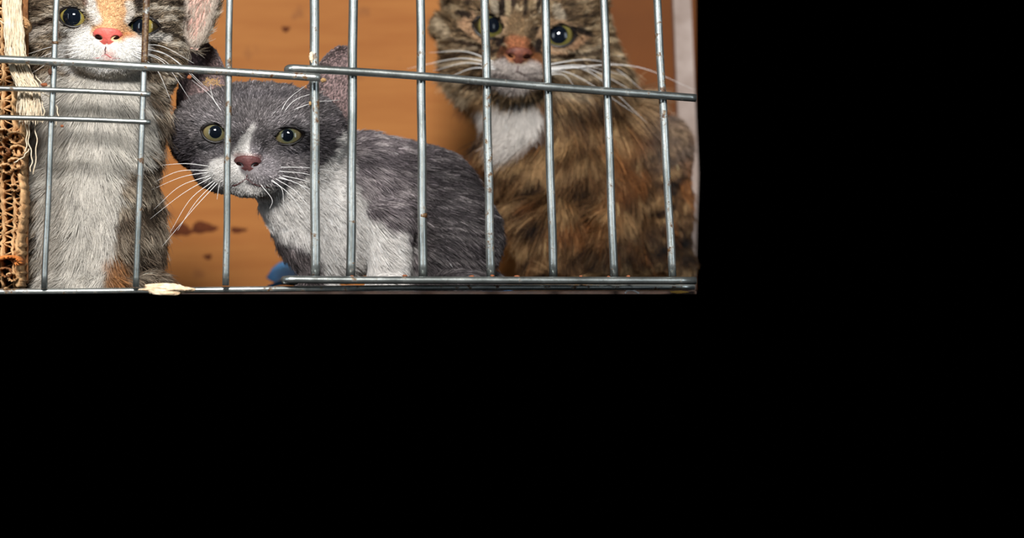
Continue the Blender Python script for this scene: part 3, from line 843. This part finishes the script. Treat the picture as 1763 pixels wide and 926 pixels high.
def l_color(u, v, w, n):
    q = 1 + (w * 0.000301) / 0.948
    pu = CX + (u - CX)/q; pv = CY + (v - CY)/q
    b = tabby(pu, pv, w*0.3, 21, (46, 34, 26), (140, 124, 104), (222, 212, 196), 30, 7)
    bodym = sstep(150, 190, pv)
    bb = tabby(pu, pv + (pu-240)*.35, w*0.3, 23, (24, 17, 14), (112, 96, 80), (204, 190, 170), 44, 11)
    b = b*(1-bodym[:, None]) + bb*bodym[:, None]
    # orange forehead and nose bridge
    b = blendc(b, (240, 196, 148), pm(pu, pv, [(158, -60), (232, -60), (228, 0), (222, 30), (224, 52), (240, 66), (215, 72), (160, 68), (140, 56), (158, 44), (166, 20), (162, 0)], 7, 6))
    for pts, r, c, a in [([(152, -5), (158, 14), (166, 34)], 9, (244, 238, 230), .95), ([(222, 6), (226, 22), (221, 34)], 7, (240, 232, 222), .9),
                         ([(156, 62), (140, 58)], 8, (226, 152, 92), .7), ([(210, 62), (236, 68)], 8, (226, 152, 92), .7),
                         ([(102, 26), (76, 36), (50, 52), (38, 64)], 4, (52, 40, 34), .85), ([(48, 66), (62, 56), (88, 48)], 7, (214, 204, 192), .8),
                         ([(274, 48), (296, 56), (322, 72)], 3.5, (52, 40, 32), .85), ([(262, 62), (290, 66)], 7, (240, 234, 226), .85),
                         ([(240, -12), (241, 14)], 7, (46, 36, 32), .9), ([(140, -20), (147, 5)], 5, (110, 70, 46), .7),
                         ([(60, 84), (85, 92), (70, 110)], 14, (124, 104, 80), .7), ([(46, 84), (75, 96)], 3, (60, 46, 36), .7),
                         ([(280, 90), (312, 110)], 16, (120, 100, 76), .65), ([(262, 78), (300, 96), (318, 104)], 3, (64, 50, 38), .7), ([(262, 110), (300, 128)], 3, (64, 50, 38), .7),
                         ([(108, 54), (128, 58), (150, 50)], 7, (246, 242, 236), .95), ([(100, 40), (104, 50)], 5, (230, 224, 214), .8)]:
        b = blendc(b, c, stroke(pu, pv, pts, r, max(2, r*.5)) * a * (pv < 150))
    b = blendc(b, (245, 241, 236), pm(pu, pv, L_WHITE, 6, 6))
    b = blendc(b, (222, 217, 208), pm(pu, pv, L_BIB, 8, 16))
    b = blendc(b, (222, 176, 166), stroke(pu, pv, [(188, 92), (187, 100)], 9, 7) * .6)
    b = blendc(b, (168, 116, 70), pm(pu, pv, [(180, 460), (215, 455), (232, 480), (228, 512), (182, 512)], 12, 8) * .75)
    ear = np.maximum(pm(u, v, lEarR, 4), pm(u, v, lEarL, 4)) * (w > 60)
    b = blendc(b, (236, 222, 208), ear * .8)
    return np.clip(b, 0.005, 0.9)
def l_skin(u, v, w, n):
    c = l_color(u, v, w, n) * 0.8
    ear = np.maximum(pm(u, v, lEarR, 3), pm(u, v, lEarL, 3)) * (w > 60) * (n[:, 1] < 0)
    return blendc(rims(c, u, v, w, l_eyes), (220, 168, 156), ear * 0.9)
def l_len(u, v, w, n):
    d = np.hypot(u - 190, v - 70)
    L = 3.5 + 7.5 * sstep(25, 150, d)
    L = L * (1 - sstep(130, 170, v)) + 26 * sstep(130, 170, v)
    ear = ((sd_poly(u, v, lEarR) < 2) | (sd_poly(u, v, lEarL) < 2)) & (w > 75)
    return np.where(ear, 20, L)
def l_den(u, v, w, n):
    m = np.where(w < 60, eye_hole(u, v, l_eyes, 1.6), 1.0)
    m = m * np.where(w < 0, sstep(15, 22, np.hypot((u-190)*.8, (v-71)*1.15)), 1)
    ear = ((sd_poly(u, v, lEarR) < -7) | (sd_poly(u, v, lEarL) < -7)) & (w > 75) & (n[:, 1] < 0)
    m = np.where(ear, m*0.16, m)
    return m * np.where(v > 160, 0.7, 1.3)
left.build('kitten.001', l_color, l_skin, (170, 80))
tag(left.root, 'striped kitten with orange forehead, pink nose and white chest, sitting upright at the left', 'kitten')
left.fur(120000, l_color, l_len, head_flow((190, 70, -62), (160, 40), (150, 115), (0.0, 1.0, 0.1), 75.0), l_den, 0.42, 5, wild=0.18, lift=0.30, var=0.4)
left.add_eyes(eye_mat('calico_kitten_iris', (60, 76, 66), (104, 108, 64), (142, 124, 60), (44, 36, 22)), [(128, 33, 15.5), (240, 46.5, 12.5)], 2.7)
NOSE_L = plain('pink_nose', (196, 84, 76), 0.45, 0.4, 900, (216, 110, 98), cscale=200)
left.add_nose(190, 71, 25, NOSE_L, 0.04)
left.surf_line('lip_cleft', [(188, 86), (187, 93), (187, 99)], 1.5, MOUTH)
left.surf_line('mouth', [(164, 105), (176, 105), (187, 99), (198, 105), (212, 106)], 1.1, plain('pink_lip', (170, 84, 84), .5))
left.whiskers([((146, 84), (100, 84), (52, 96), 20), ((144, 89), (100, 94), (50, 112), 20), ((146, 94), (105, 104), (60, 130), 15), ((150, 97), (112, 114), (78, 150), 10),
    ((234, 84), (282, 84), (336, 112), 20), ((236, 89), (290, 98), (350, 150), 20), ((234, 94), (285, 112), (330, 175), 15), ((230, 98), (272, 122), (300, 182), 10),
    ((238, 86), (300, 104), (372, 168), 25), ((238, 92), (282, 106), (318, 138), 12)], 0.6)

# ================================================================ long haired brown tabby on the right
r_eyes = [(841, 46, 27.5, 20.5, 0.22, 30, 4.5), (964, 62, 28, 19.5, -0.16, 30, 4.5)]
rEarL = [(768, 20), (766, -30), (776, -84), (794, -110), (820, -84), (858, -40), (850, 0)]
rEarR = [(960, -30), (1000, -80), (1036, -104), (1052, -70), (1060, -20), (1058, 30), (1010, 20)]
big = Cat(1.13, [
    ('E', (908, 30, 85), (136, 112, 112)),
    ('E', (818, 66, 78), (58, 58, 60)),
    ('E', (1002, 82, 78), (56, 60, 60)),
    ('E', (892, 110, 50), (84, 48, 66)),
    ('E', (868, 117, -14), (34, 25, 34)),
    ('E', (912, 119, -14), (35, 25, 34)),
    ('E', (889, 138, -2), (32, 18, 28)),
    ('C', (900, 20, 0), (890, 86, -34), 32, 19),
    ('E', (915, 150, 110), (110, 75, 78), None, (30,)),
    ('E', (768, 46, 98), (24, 24, 24), None, (12,)),
    ('E', (815, 122, 95), (46, 48, 46), None, (24,)),
    ('E', (1026, 135, 95), (48, 60, 52), None, (24,)),
    ('E', (925, 262, 122), (98, 112, 80), None, (40,)),
    ('E', (1010, 330, 165), (120, 150, 110), None, (34,)),
    ('E', (1060, 235, 175), (95, 65, 90), None, (34,)),
    ('E', (1108, 330, 200), (62, 120, 95), None, (34,)),
    ('E', (1100, 420, 165), (66, 88, 90), None, (30,)),
    ('E', (1146, 270, 225), (46, 70, 80), None, (20,)),
    ('E', (1150, 370, 225), (44, 90, 80), None, (20,)),
    ('E', (1148, 460, 210), (46, 60, 80), None, (20,)),
    ('C', (945, 380, 62), (950, 480, 62), 46, 33, (22,)),
    ('C', (1035, 390, 80), (1035, 480, 76), 46, 33, (22,)),
    ('E', (950, 488, 44), (36, 16, 42)), ('E', (1035, 488, 58), (36, 16, 42)), ('E', (1110, 484, 130), (56, 20, 70)),
], [(rEarL, 96, 24, 4.0), (rEarR, 96, 24, 4.0)], r_eyes, ((735, 1225), (-125, 512), (-92, 330)), 3.4, 16.0)
R_BIB = [(818, 192), (850, 184), (900, 186), (934, 190), (940, 212), (925, 236), (895, 262), (866, 285), (846, 275), (830, 235)]
R_MUZ = [(852, 104), (868, 100), (880, 112), (900, 112), (912, 104), (932, 112), (940, 130), (920, 150), (905, 160), (870, 160), (845, 148), (838, 124)]
def r_color(u, v, w, n):
    q = 1 + (w * 0.000359) / 1.13
    pu = CX + (u - CX)/q; pv = CY + (v - CY)/q
    b = tabby(pu, pv + np.abs(pu-895)*.12, w*.3, 51, (40, 28, 20), (128, 104, 76), (206, 184, 150), 28, 8)
    body = sstep(150, 190, pv)
    bb = tabby(pu, pv + (pu-1000)*.25, w*0.3, 53, (24, 14, 10), (112, 80, 50), (196, 160, 114), 40, 16)
    gin = sstep(0.05, 0.5, fbm(pu/46, pv/40, w/60, 61, 2))
    bb = bb*(1-0.5*gin[:, None]) + lin((150, 92, 44))[None]*0.5*gin[:, None]
    far = sstep(1080, 1150, pu)*sstep(330, 240, pv)
    bb = blendc(bb, (140, 124, 112), far*.6)
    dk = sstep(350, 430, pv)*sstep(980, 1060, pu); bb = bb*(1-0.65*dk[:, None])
    b = b*(1-body[:, None]) + bb*body[:, None]
    S_ = [([(868, -40), (866, 12), (862, 30)], 4, (40, 28, 22), .85), ([(886, -40), (884, 10)], 3, (48, 34, 24), .8), ([(904, -40), (906, 14), (902, 28)], 3, (48, 34, 24), .8),
          ([(926, -40), (930, 20)], 4, (44, 30, 22), .8), ([(876, -40), (874, 20)], 3.5, (206, 184, 148), .7), ([(916, -30), (914, 10)], 4, (176, 150, 112), .6), ([(850, 0), (852, 18)], 5, (200, 186, 164), .7),
          ([(958, 14), (966, 30)], 7, (196, 182, 160), .7),
          ([(812, 28), (798, 42), (822, 62), (838, 70)], 7, (206, 168, 132), .9), ([(868, 34), (874, 50), (868, 62)], 6, (206, 172, 136), .85),
          ([(935, 50), (928, 66)], 5, (204, 170, 134), .85), ([(940, 84), (970, 88), (995, 76), (1008, 62)], 6, (200, 160, 124), .9), ([(945, 38), (975, 40), (990, 48)], 4, (190, 156, 120), .7),
          ([(808, 26), (790, 22)], 4, (40, 28, 22), .8), ([(992, 50), (1014, 58)], 4, (36, 26, 20), .85), ([(868, 66), (858, 76)], 4, (44, 30, 26), .85), ([(928, 72), (926, 84)], 5, (36, 24, 20), .85),
          ([(890, 40), (888, 62)], 16, (130, 104, 74), .8), ([(884, 74), (900, 78), (902, 90), (880, 92)], 13, (172, 112, 76), .9),
          ([(866, 84), (860, 96), (868, 104)], 5, (90, 54, 34), .8), ([(914, 82), (918, 96), (910, 104)], 5, (90, 54, 34), .8), ([(925, 100), (932, 112)], 8, (140, 88, 52), .7),
          ([(845, 84), (800, 74), (770, 66)], 3, (62, 44, 32), .7), ([(848, 96), (800, 92), (765, 98)], 3, (62, 44, 32), .65), ([(940, 98), (990, 96), (1040, 90)], 3, (60, 42, 30), .7), ([(942, 108), (990, 116), (1040, 120)], 3, (60, 42, 30), .65)]
    for pts, r, c, a in S_: b = blendc(b, c, stroke(pu, pv, pts, r + 1.2, max(1.5, r*.35)) * min(1, a*1.15) * (pv < 150))
    b = blendc(b, (196, 186, 180), pm(pu, pv, R_MUZ, 5, 4) * .9)
    b = blendc(b, (92, 74, 68), stroke(pu, pv, [(852, 134), (886, 138), (925, 138)], 5, 4) * .6)
    for pts, r, a in (([(752, 40), (766, 56)], 9, .8), ([(745, 112), (800, 108), (835, 104)], 4, .75), ([(750, 132), (790, 140)], 8, .6), ([(760, 160), (800, 176)], 8, .6), ([(950, 86), (1000, 90), (1040, 78)], 3, .5),
                      ([(945, 128), (1000, 136), (1050, 130)], 4, .6), ([(960, 160), (1010, 168)], 8, .45), ([(772, 88), (820, 82)], 3, .5), ([(930, 20), (938, 0)], 3, .5)):
        b = blendc(b, (216, 196, 166), stroke(pu, pv, pts, r, r*.5) * a)
    for pts in ([(850, 128), (876, 134)], [(904, 128), (934, 126)], [(908, 136), (936, 137)], [(850, 118), (864, 122)]):
        b = blendc(b, (70, 58, 56), stroke(pu, pv, pts, 1.6, 1.2) * .75)
    b = blendc(b, (150, 126, 94), stroke(pu, pv, [(850, 172), (900, 176), (940, 170)], 10, 7) * .8)
    b = blendc(b, (228, 222, 216), pm(pu, pv, R_BIB, 8, 8))
    b = blendc(b, (40, 28, 22), stroke(pu, pv, [(945, 205), (975, 200), (1010, 190)], 8, 7) * .7)
    return np.clip(b, 0.004, 0.85)
def r_len(u, v, w, n):
    d = np.hypot(u - 890, v - 100)
    L = 4 + 11 * sstep(30, 140, d)
    s2 = sstep(125, 180, v)
    L = L*(1-s2) + 40*s2
    side = sstep(90, 150, np.abs(u - 905)) * (v < 200) * sstep(60, 110, v)
    L = L + side * 17
    L = np.where(u > 1120, np.minimum(L, 14), L)
    return L
def r_den(u, v, w, n):
    m = np.where(w < 60, eye_hole(u, v, r_eyes, 1.8), 1.0)
    m = m * np.where(w < 0, sstep(13, 19, np.hypot((u-889)*.8, (v-104)*1.2)), 1)
    return m * np.where(v > 165, 0.65, 1.4)
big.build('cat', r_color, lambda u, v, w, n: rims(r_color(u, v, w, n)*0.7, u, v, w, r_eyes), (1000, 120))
tag(big.root, 'long haired brown tabby cat with a white bib, sitting at the right behind the bars', 'cat')
rf = head_flow((890, 100, -62), (900, 60), (150, 105), (0.0, 1.0, 0.1))
def r_flow(u, v, w):
    a = rf(u, v, w); b = unit(np.stack([-0.35 + 0*u + 0.9*vnoise(u/70, v/70, w/70, 91), 1.0 + 0*u, 0.1 + 0*u], 1))
    k = sstep(180, 260, v)[:, None]; return unit(a*(1-k) + b*k)
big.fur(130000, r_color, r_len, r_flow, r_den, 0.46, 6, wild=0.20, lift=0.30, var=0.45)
big.add_eyes(eye_mat('tabby_cat_iris', (58, 66, 40), (92, 90, 44), (108, 98, 52), (40, 34, 22)), [(848, 44, 13.5), (960, 61, 15.5)], 3.0)
NOSE_R = plain('brick_nose', (120, 68, 50), 0.5, 0.4, 900, (76, 42, 36), cscale=260)
big.add_nose(889, 103, 23, NOSE_R, 0.05)
big.surf_line('mouth', [(862, 134), (874, 134), (886, 128), (898, 134), (912, 137)], 1.7, plain('dark_lip', (58, 40, 38), .5))
big.surf_line('lip_cleft', [(888, 118), (887, 124), (886, 129)], 1.5, MOUTH)
big.whiskers([((848, 112), (800, 92), (738, 92), 30), ((738+112, 116), (790, 104), (700, 120), 30), ((850, 120), (800, 112), (745, 124), 25), ((852, 124), (810, 122), (765, 140), 15),
    ((930, 118), (1000, 106), (1062, 112), 30), ((1000, 110), (1060, 112), (1118, 155), 10), ((932, 122), (1000, 116), (1075, 132), 30), ((932, 124), (1010, 122), (1110, 172), 25),
    ((934, 128), (1010, 126), (1112, 214), 20), ((932, 130), (985, 132), (1095, 200), 20), ((930, 126), (1080, 116), (1195, 156), 30), ((930, 134), (965, 132), (984, 150), 5), ((990, 97), (1040, 92), (1078, 92), 10)], 0.85)

# ---------------------------------------------------------------- blue pad on the floor behind the grey kitten
BLUE = plain('blue_fabric', (70, 164, 244), 0.7, 0.4, 300, (104, 190, 250), cscale=30)
V = []; F = []; nx, ny = 40, 16
for j in range(ny):
    for i in range(nx):
        a = i/(nx-1); c = j/(ny-1)
        x = P(462 + (905-462)*a, 0, 1.16)[0] + 0.004*math.sin(5*c); y = 1.145 + 0.09*c
        z = FLOOR_Z + 0.0012 + 0.0006*math.sin(a*30)*math.cos(c*9) + (0.003 + 0.0155*c)*(max(0.0, math.sin(math.pi*min(1.0, (a+0.012)/0.17)))**0.6)
        V.append((x, y, z))
for j in range(ny-1):
    for i in range(nx-1): F.append((j*nx+i, j*nx+i+1, (j+1)*nx+i+1, (j+1)*nx+i))
pad = mesh('blue_pad', V, F, BLUE); sm = pad.modifiers.new('thick', 'SOLIDIFY'); sm.thickness = 0.0022; sm.offset = -0.5
tag(pad, 'bright blue pad on the cage floor with one corner turned up behind the grey kitten', 'pad')

# ---------------------------------------------------------------- cardboard scratcher at the far left
CARD = plain('torn_cardboard', (206, 168, 122), 0.85, 0.6, 350, (150, 108, 68), cscale=120)
CARD_D = plain('brown_cardboard', (150, 100, 58), 0.9, 0.5, 350, (92, 58, 34), cscale=160)
CARD_O = plain('orange_cardboard', (204, 126, 62), 0.85, 0.5, 350, (170, 98, 44), cscale=160)
D = 0.926
sb = empty('cardboard_scratcher', P(15, 500, D)); tag(sb, 'torn corrugated cardboard scratcher standing at the left edge beside the striped kitten', 'scratcher')
def sheet(name, path, depth, th, mat, y0=D):
    """a ribbon that follows path (world x,z) and runs back from the camera"""
    path = np.asarray(path); t = np.gradient(path, axis=0); t /= np.linalg.norm(t, axis=1)[:, None] + 1e-12
    nrm = np.stack([-t[:, 1], t[:, 0]], 1) * th/2
    V = []; F = []; m = len(path)
    for yy in (0, 1):
        for sg in (1, -1):
            for k in range(m):
                q = path[k] + sg*nrm[k]; rag = 0.0010*math.sin(k*1.7 + sg) + 0.0007*math.sin(k*4.1) if yy == 0 else 0
                V.append((q[0], y0 + depth*yy + rag, q[1]))
    def a(yy, sg, k): return (yy*2 + sg)*m + k
    for k in range(m-1):
        F += [(a(0,0,k), a(0,0,k+1), a(0,1,k+1), a(0,1,k)), (a(1,0,k), a(1,1,k), a(1,1,k+1), a(1,0,k+1)),
              (a(0,0,k), a(1,0,k), a(1,0,k+1), a(0,0,k+1)), (a(0,1,k), a(0,1,k+1), a(1,1,k+1), a(1,1,k))]
    F += [(a(0,0,0), a(0,1,0), a(1,1,0), a(1,0,0)), (a(0,0,m-1), a(1,0,m-1), a(1,1,m-1), a(0,1,m-1))]
    return mesh(name, V, F, mat, sb)
def pz(pts): return [tuple(P(a_, b_, D)[[0, 2]]) for a_, b_ in pts]
for k, x in enumerate((-14, 4, 24)):
    sheet('liner_sheet', pz([(x + 2.0*math.sin(y*0.05 + k) + (1.6*math.sin(y*.4+k)), y) for y in range(-20, 500, 6)]), 0.03, 0.0010, CARD, D - 0.001*k)
for k, (xa, xb) in enumerate(((-13, 3), (6, 23))):
    pts = []; y = -16; s_ = 0
    while y < 498:
        pts.append((xa if s_ % 2 else xb, y)); s_ += 1; y += 6.5 + random.random()*5
    sheet('fluted_sheet', pz([tuple(q[:2]) for q in spline([(*q, 0) for q in pts], 4)]), 0.028, 0.00065, CARD, D + 0.002)
sheet('liner_sheet', pz([(36 + 3*math.sin(y*.04) - max(0, (y-330)*.04) + 1.5*math.sin(y*.5), y) for y in range(214, 498, 5)]), 0.02, 0.0016, CARD, D - 0.002)
pts = []; y = 222; s_ = 0
while y < 494:
    pts.append((25 if s_ % 2 else 35, y)); s_ += 1; y += 6 + random.random()*5
sheet('fluted_sheet', pz([tuple(q[:2]) for q in spline([(*q, 0) for q in pts], 4)]), 0.02, 0.0006, CARD, D)
sheet('backing_sheet', pz([(14, y) for y in range(-16, 500, 12)]), 0.004, 0.0125, CARD_D, D + 0.02)
curls = [(30, 240, 13, CARD), (34, 262, 12, CARD), (30, 284, 12, CARD), (10, 232, 10, CARD), (8, 262, 9, CARD_D), (14, 292, 10, CARD), (12, 470, 10, CARD_D), (24, 478, 9, CARD), (28, 325, 7, CARD)]
for cx_, cy_, r, m_ in curls:
    p_ = [(cx_ + (r*(1-0.10*t))*math.cos(t) , cy_ + (r*.75*(1-0.10*t))*math.sin(t)) for t in np.linspace(-2.6, 3.2, 30)]
    sheet('paper_curl', pz(p_), 0.012, 0.0009, m_, D - 0.006)
o = sheet('paper_curl', pz([tuple(q[:2]) for q in spline([(-20, 452, 0), (0, 446, 0), (18, 442, 0), (32, 444, 0), (37, 452, 0), (30, 455, 0)], 8)]), 0.016, 0.0016, CARD_O, D - 0.008)
o['label'] = 'orange torn lip of cardboard'
o = sheet('paper_curl', pz([tuple(q[:2]) for q in spline([(33, 32, 0), (44, 36, 0), (46, 46, 0), (38, 52, 0)], 8)]), 0.012, 0.0026, CARD, D - 0.004); o['label'] = 'small tan flap of cardboard'

# frayed white rope
ROPE = plain('frayed_sisal', (228, 214, 190), 0.8, 0.3, 900, (196, 176, 146), cscale=300)
parts = []
for i in range(150):
    a = random.random(); dd = D - 0.010 - random.random()*0.005
    x0 = 6 + 29*a; x1 = 9 + 30*a; x2 = 22 + 32*a + random.uniform(-3, 3); x3 = 34 + 30*a + random.uniform(-6, 6)
    end = random.choice([150, 160, 170, 180, 195, 210, 215])
    c = [(x0, -35), (x0 + random.uniform(-2, 2), 10), (x1 + random.uniform(-3, 3), 60), (x1 + 3 + random.uniform(-3, 3), 95), (x2, 130), (x3, 155)]
    if end > 165: c.append((x3 + random.uniform(-6, 8), end))
    q = spline([(*z, 0) for z in c], 6)
    parts.append(tube(np.array([P(k_[0] + 0.8*math.sin(j*1.1 + i), k_[1], dd) for j, k_ in enumerate(q)]), 0.75*D/FPX, 5))
for c in ([(48, 160), (52, 200), (49, 240), (55, 270), (52, 296)], [(56, 160), (60, 210), (63, 250), (58, 300)], [(60, 160), (72, 175), (76, 196), (74, 212)],
          [(42, 165), (44, 200), (46, 236), (44, 262)], [(50, 150), (70, 158), (90, 172), (100, 195), (96, 215), (84, 232)], [(58, 120), (68, 140), (84, 148), (98, 142)],
          [(30, 20), (20, 34), (8, 40), (-4, 34)], [(24, 280), (40, 270), (50, 256)]):
    q = spline([(*z, 0) for z in c], 10)
    parts.append(tube(np.array([P(k_[0] + 1.2*math.sin(j*.8), k_[1], D - 0.012) for j, k_ in enumerate(q)]), 0.95*D/FPX, 6))
V, F = join(parts)
tag(mesh('frayed_rope', V, F, ROPE), 'frayed off-white rope hanging at the top left over the cardboard scratcher', 'rope')

# ---------------------------------------------------------------- crumbs and fluff caught on the wires
def blob(name, px, py, D_, rx, ry, mat, label, cat, amp=0.35, rot=0.0, n=18):
    V = []; F = []; c = P(px, py, D_); sd_ = random.random()*50; k = D_/FPX
    for i in range(n+1):
        th = math.pi*i/n
        for j in range(n):
            ph = 2*math.pi*j/n
            d = np.array((math.sin(th)*math.cos(ph), math.sin(th)*math.sin(ph), math.cos(th)))
            q = 1 + amp*float(fbm(np.array([d[0]*2.2+sd_]), np.array([d[1]*2.2]), np.array([d[2]*2.2]), 3)[0])
            v = d*q*np.array((rx, min(rx, ry), ry))*k
            V.append(c + (v[0]*math.cos(rot) - v[2]*math.sin(rot), v[1], v[0]*math.sin(rot) + v[2]*math.cos(rot)))
    for i in range(n):
        for j in range(n): F.append((i*n+j, (i+1)*n+j, (i+1)*n+(j+1) % n, i*n+(j+1) % n))
    return tag(mesh(name, V, F, mat), label, cat)
CR_O = plain('orange_crumb', (132, 76, 46), 0.8, 0.5, 900); CR_Y = plain('tan_crumb', (168, 136, 92), 0.8, 0.5, 900, (128, 92, 54)); FELT = plain('cream_felt', (232, 212, 184), 0.9, 0.9, 500, (198, 168, 132), cscale=250)
blob('crumb', 326, 133, .905, 4.2, 3.6, CR_O, 'orange crumb stuck under the left cross rail beside the grey ear', 'crumb')
blob('crumb', 557, 138, .908, 5, 4, CR_Y, 'tan crumb at the end tip of the left cross rail', 'crumb')
blob('crumb', 76, 146, .905, 6, 3.5, CR_O, 'orange crumb on the upper thin rod near the rope', 'crumb')
blob('crumb', 86, 124, .905, 3.6, 6.5, plain('dark_crumb', (74, 46, 30), .8, .5, 900), 'dark crumb below the cross rail on the leftmost wire', 'crumb')
blob('crumb', 107, 217, .905, 3, 2.5, CR_O, 'tiny crumb below the lower thin rod', 'crumb')
blob('fluff', 536, 98, .913, 3.4, 8.5, FELT, 'cream fluff clinging to the leftmost upright bar of the right panel', 'fluff', 0.6)
blob('crumb', 534, 178, .914, 2.5, 3.5, CR_Y, 'small tan crumb stuck on the side of the bar beside the grey ear', 'crumb')
blob('felt_scrap', 288, 498.0, .898, 44, 9.0, FELT, 'cream felt scrap draped over the bottom rail between the two kittens', 'felt scrap', 0.5, 0.0, 30)
# fibre tuft near the joint of third wire
parts = []
for i in range(20):
    c0 = np.array((random.uniform(352, 378), random.uniform(132, 140)))
    q = [np.append(c0 + (random.uniform(-3, 3)*j, 4.0*j*random.uniform(.2, 1)), 0) for j in range(4)]
    parts.append(tube(np.array([P(z[0], z[1], .904) for z in spline(q, 4)]), random.uniform(.35, .8)*.9/FPX, 5))
V, F = join(parts); tag(mesh('straw_fibre_tuft', V, F, CR_Y), 'tuft of tan fibres hanging from the cross rail over the grey kitten ear', 'fibre tuft')
# small rust grains on the lower rail of the right panel
for i, (px, py) in enumerate([(606, 474), (697, 473), (812, 474), (848, 473), (890, 474), (1000, 474), (1048, 475), (1082, 474)]):
    o = blob('rust_grain', px, py + 1.5, DR(px), random.uniform(3, 5.5), 1.8, CR_O, 'small rust grain lying on the lower rail of the right panel', 'rust grain', .5, 0, 8)
    o['group'] = 'rust grains on the lower rail'
    o['label'] = 'rust grain on the right panel lower rail, ' + ['at the foot of its second bar', 'just left of its third bar', 'just left of its fourth bar', 'at the foot of its fourth bar',
        'midway between its fourth and fifth bars', 'midway between its fifth and sixth bars', 'left of its sixth bar foot', 'right of the foot of its sixth bar'][i]
# loose scraps below the rail at bottom right
q = spline([(1076, 505, 0), (1080, 500.5, 0), (1089, 499.5, 0), (1097, 503, 0), (1100, 505.5, 0)], 8)
V, F = tube(np.array([P(z[0], z[1], .955) for z in q]), 1.5*.955/FPX, 8)
tag(mesh('thread_loop', V, F, WHISK), 'white loop of thread below the rail at the bottom right', 'thread')
blob('straw_scrap', 1168, 502.5, .957, 14, 2.4, plain('yellow_straw', (196, 150, 70), .8), 'yellow straw scrap at the floor edge in the bottom right', 'straw', .5)
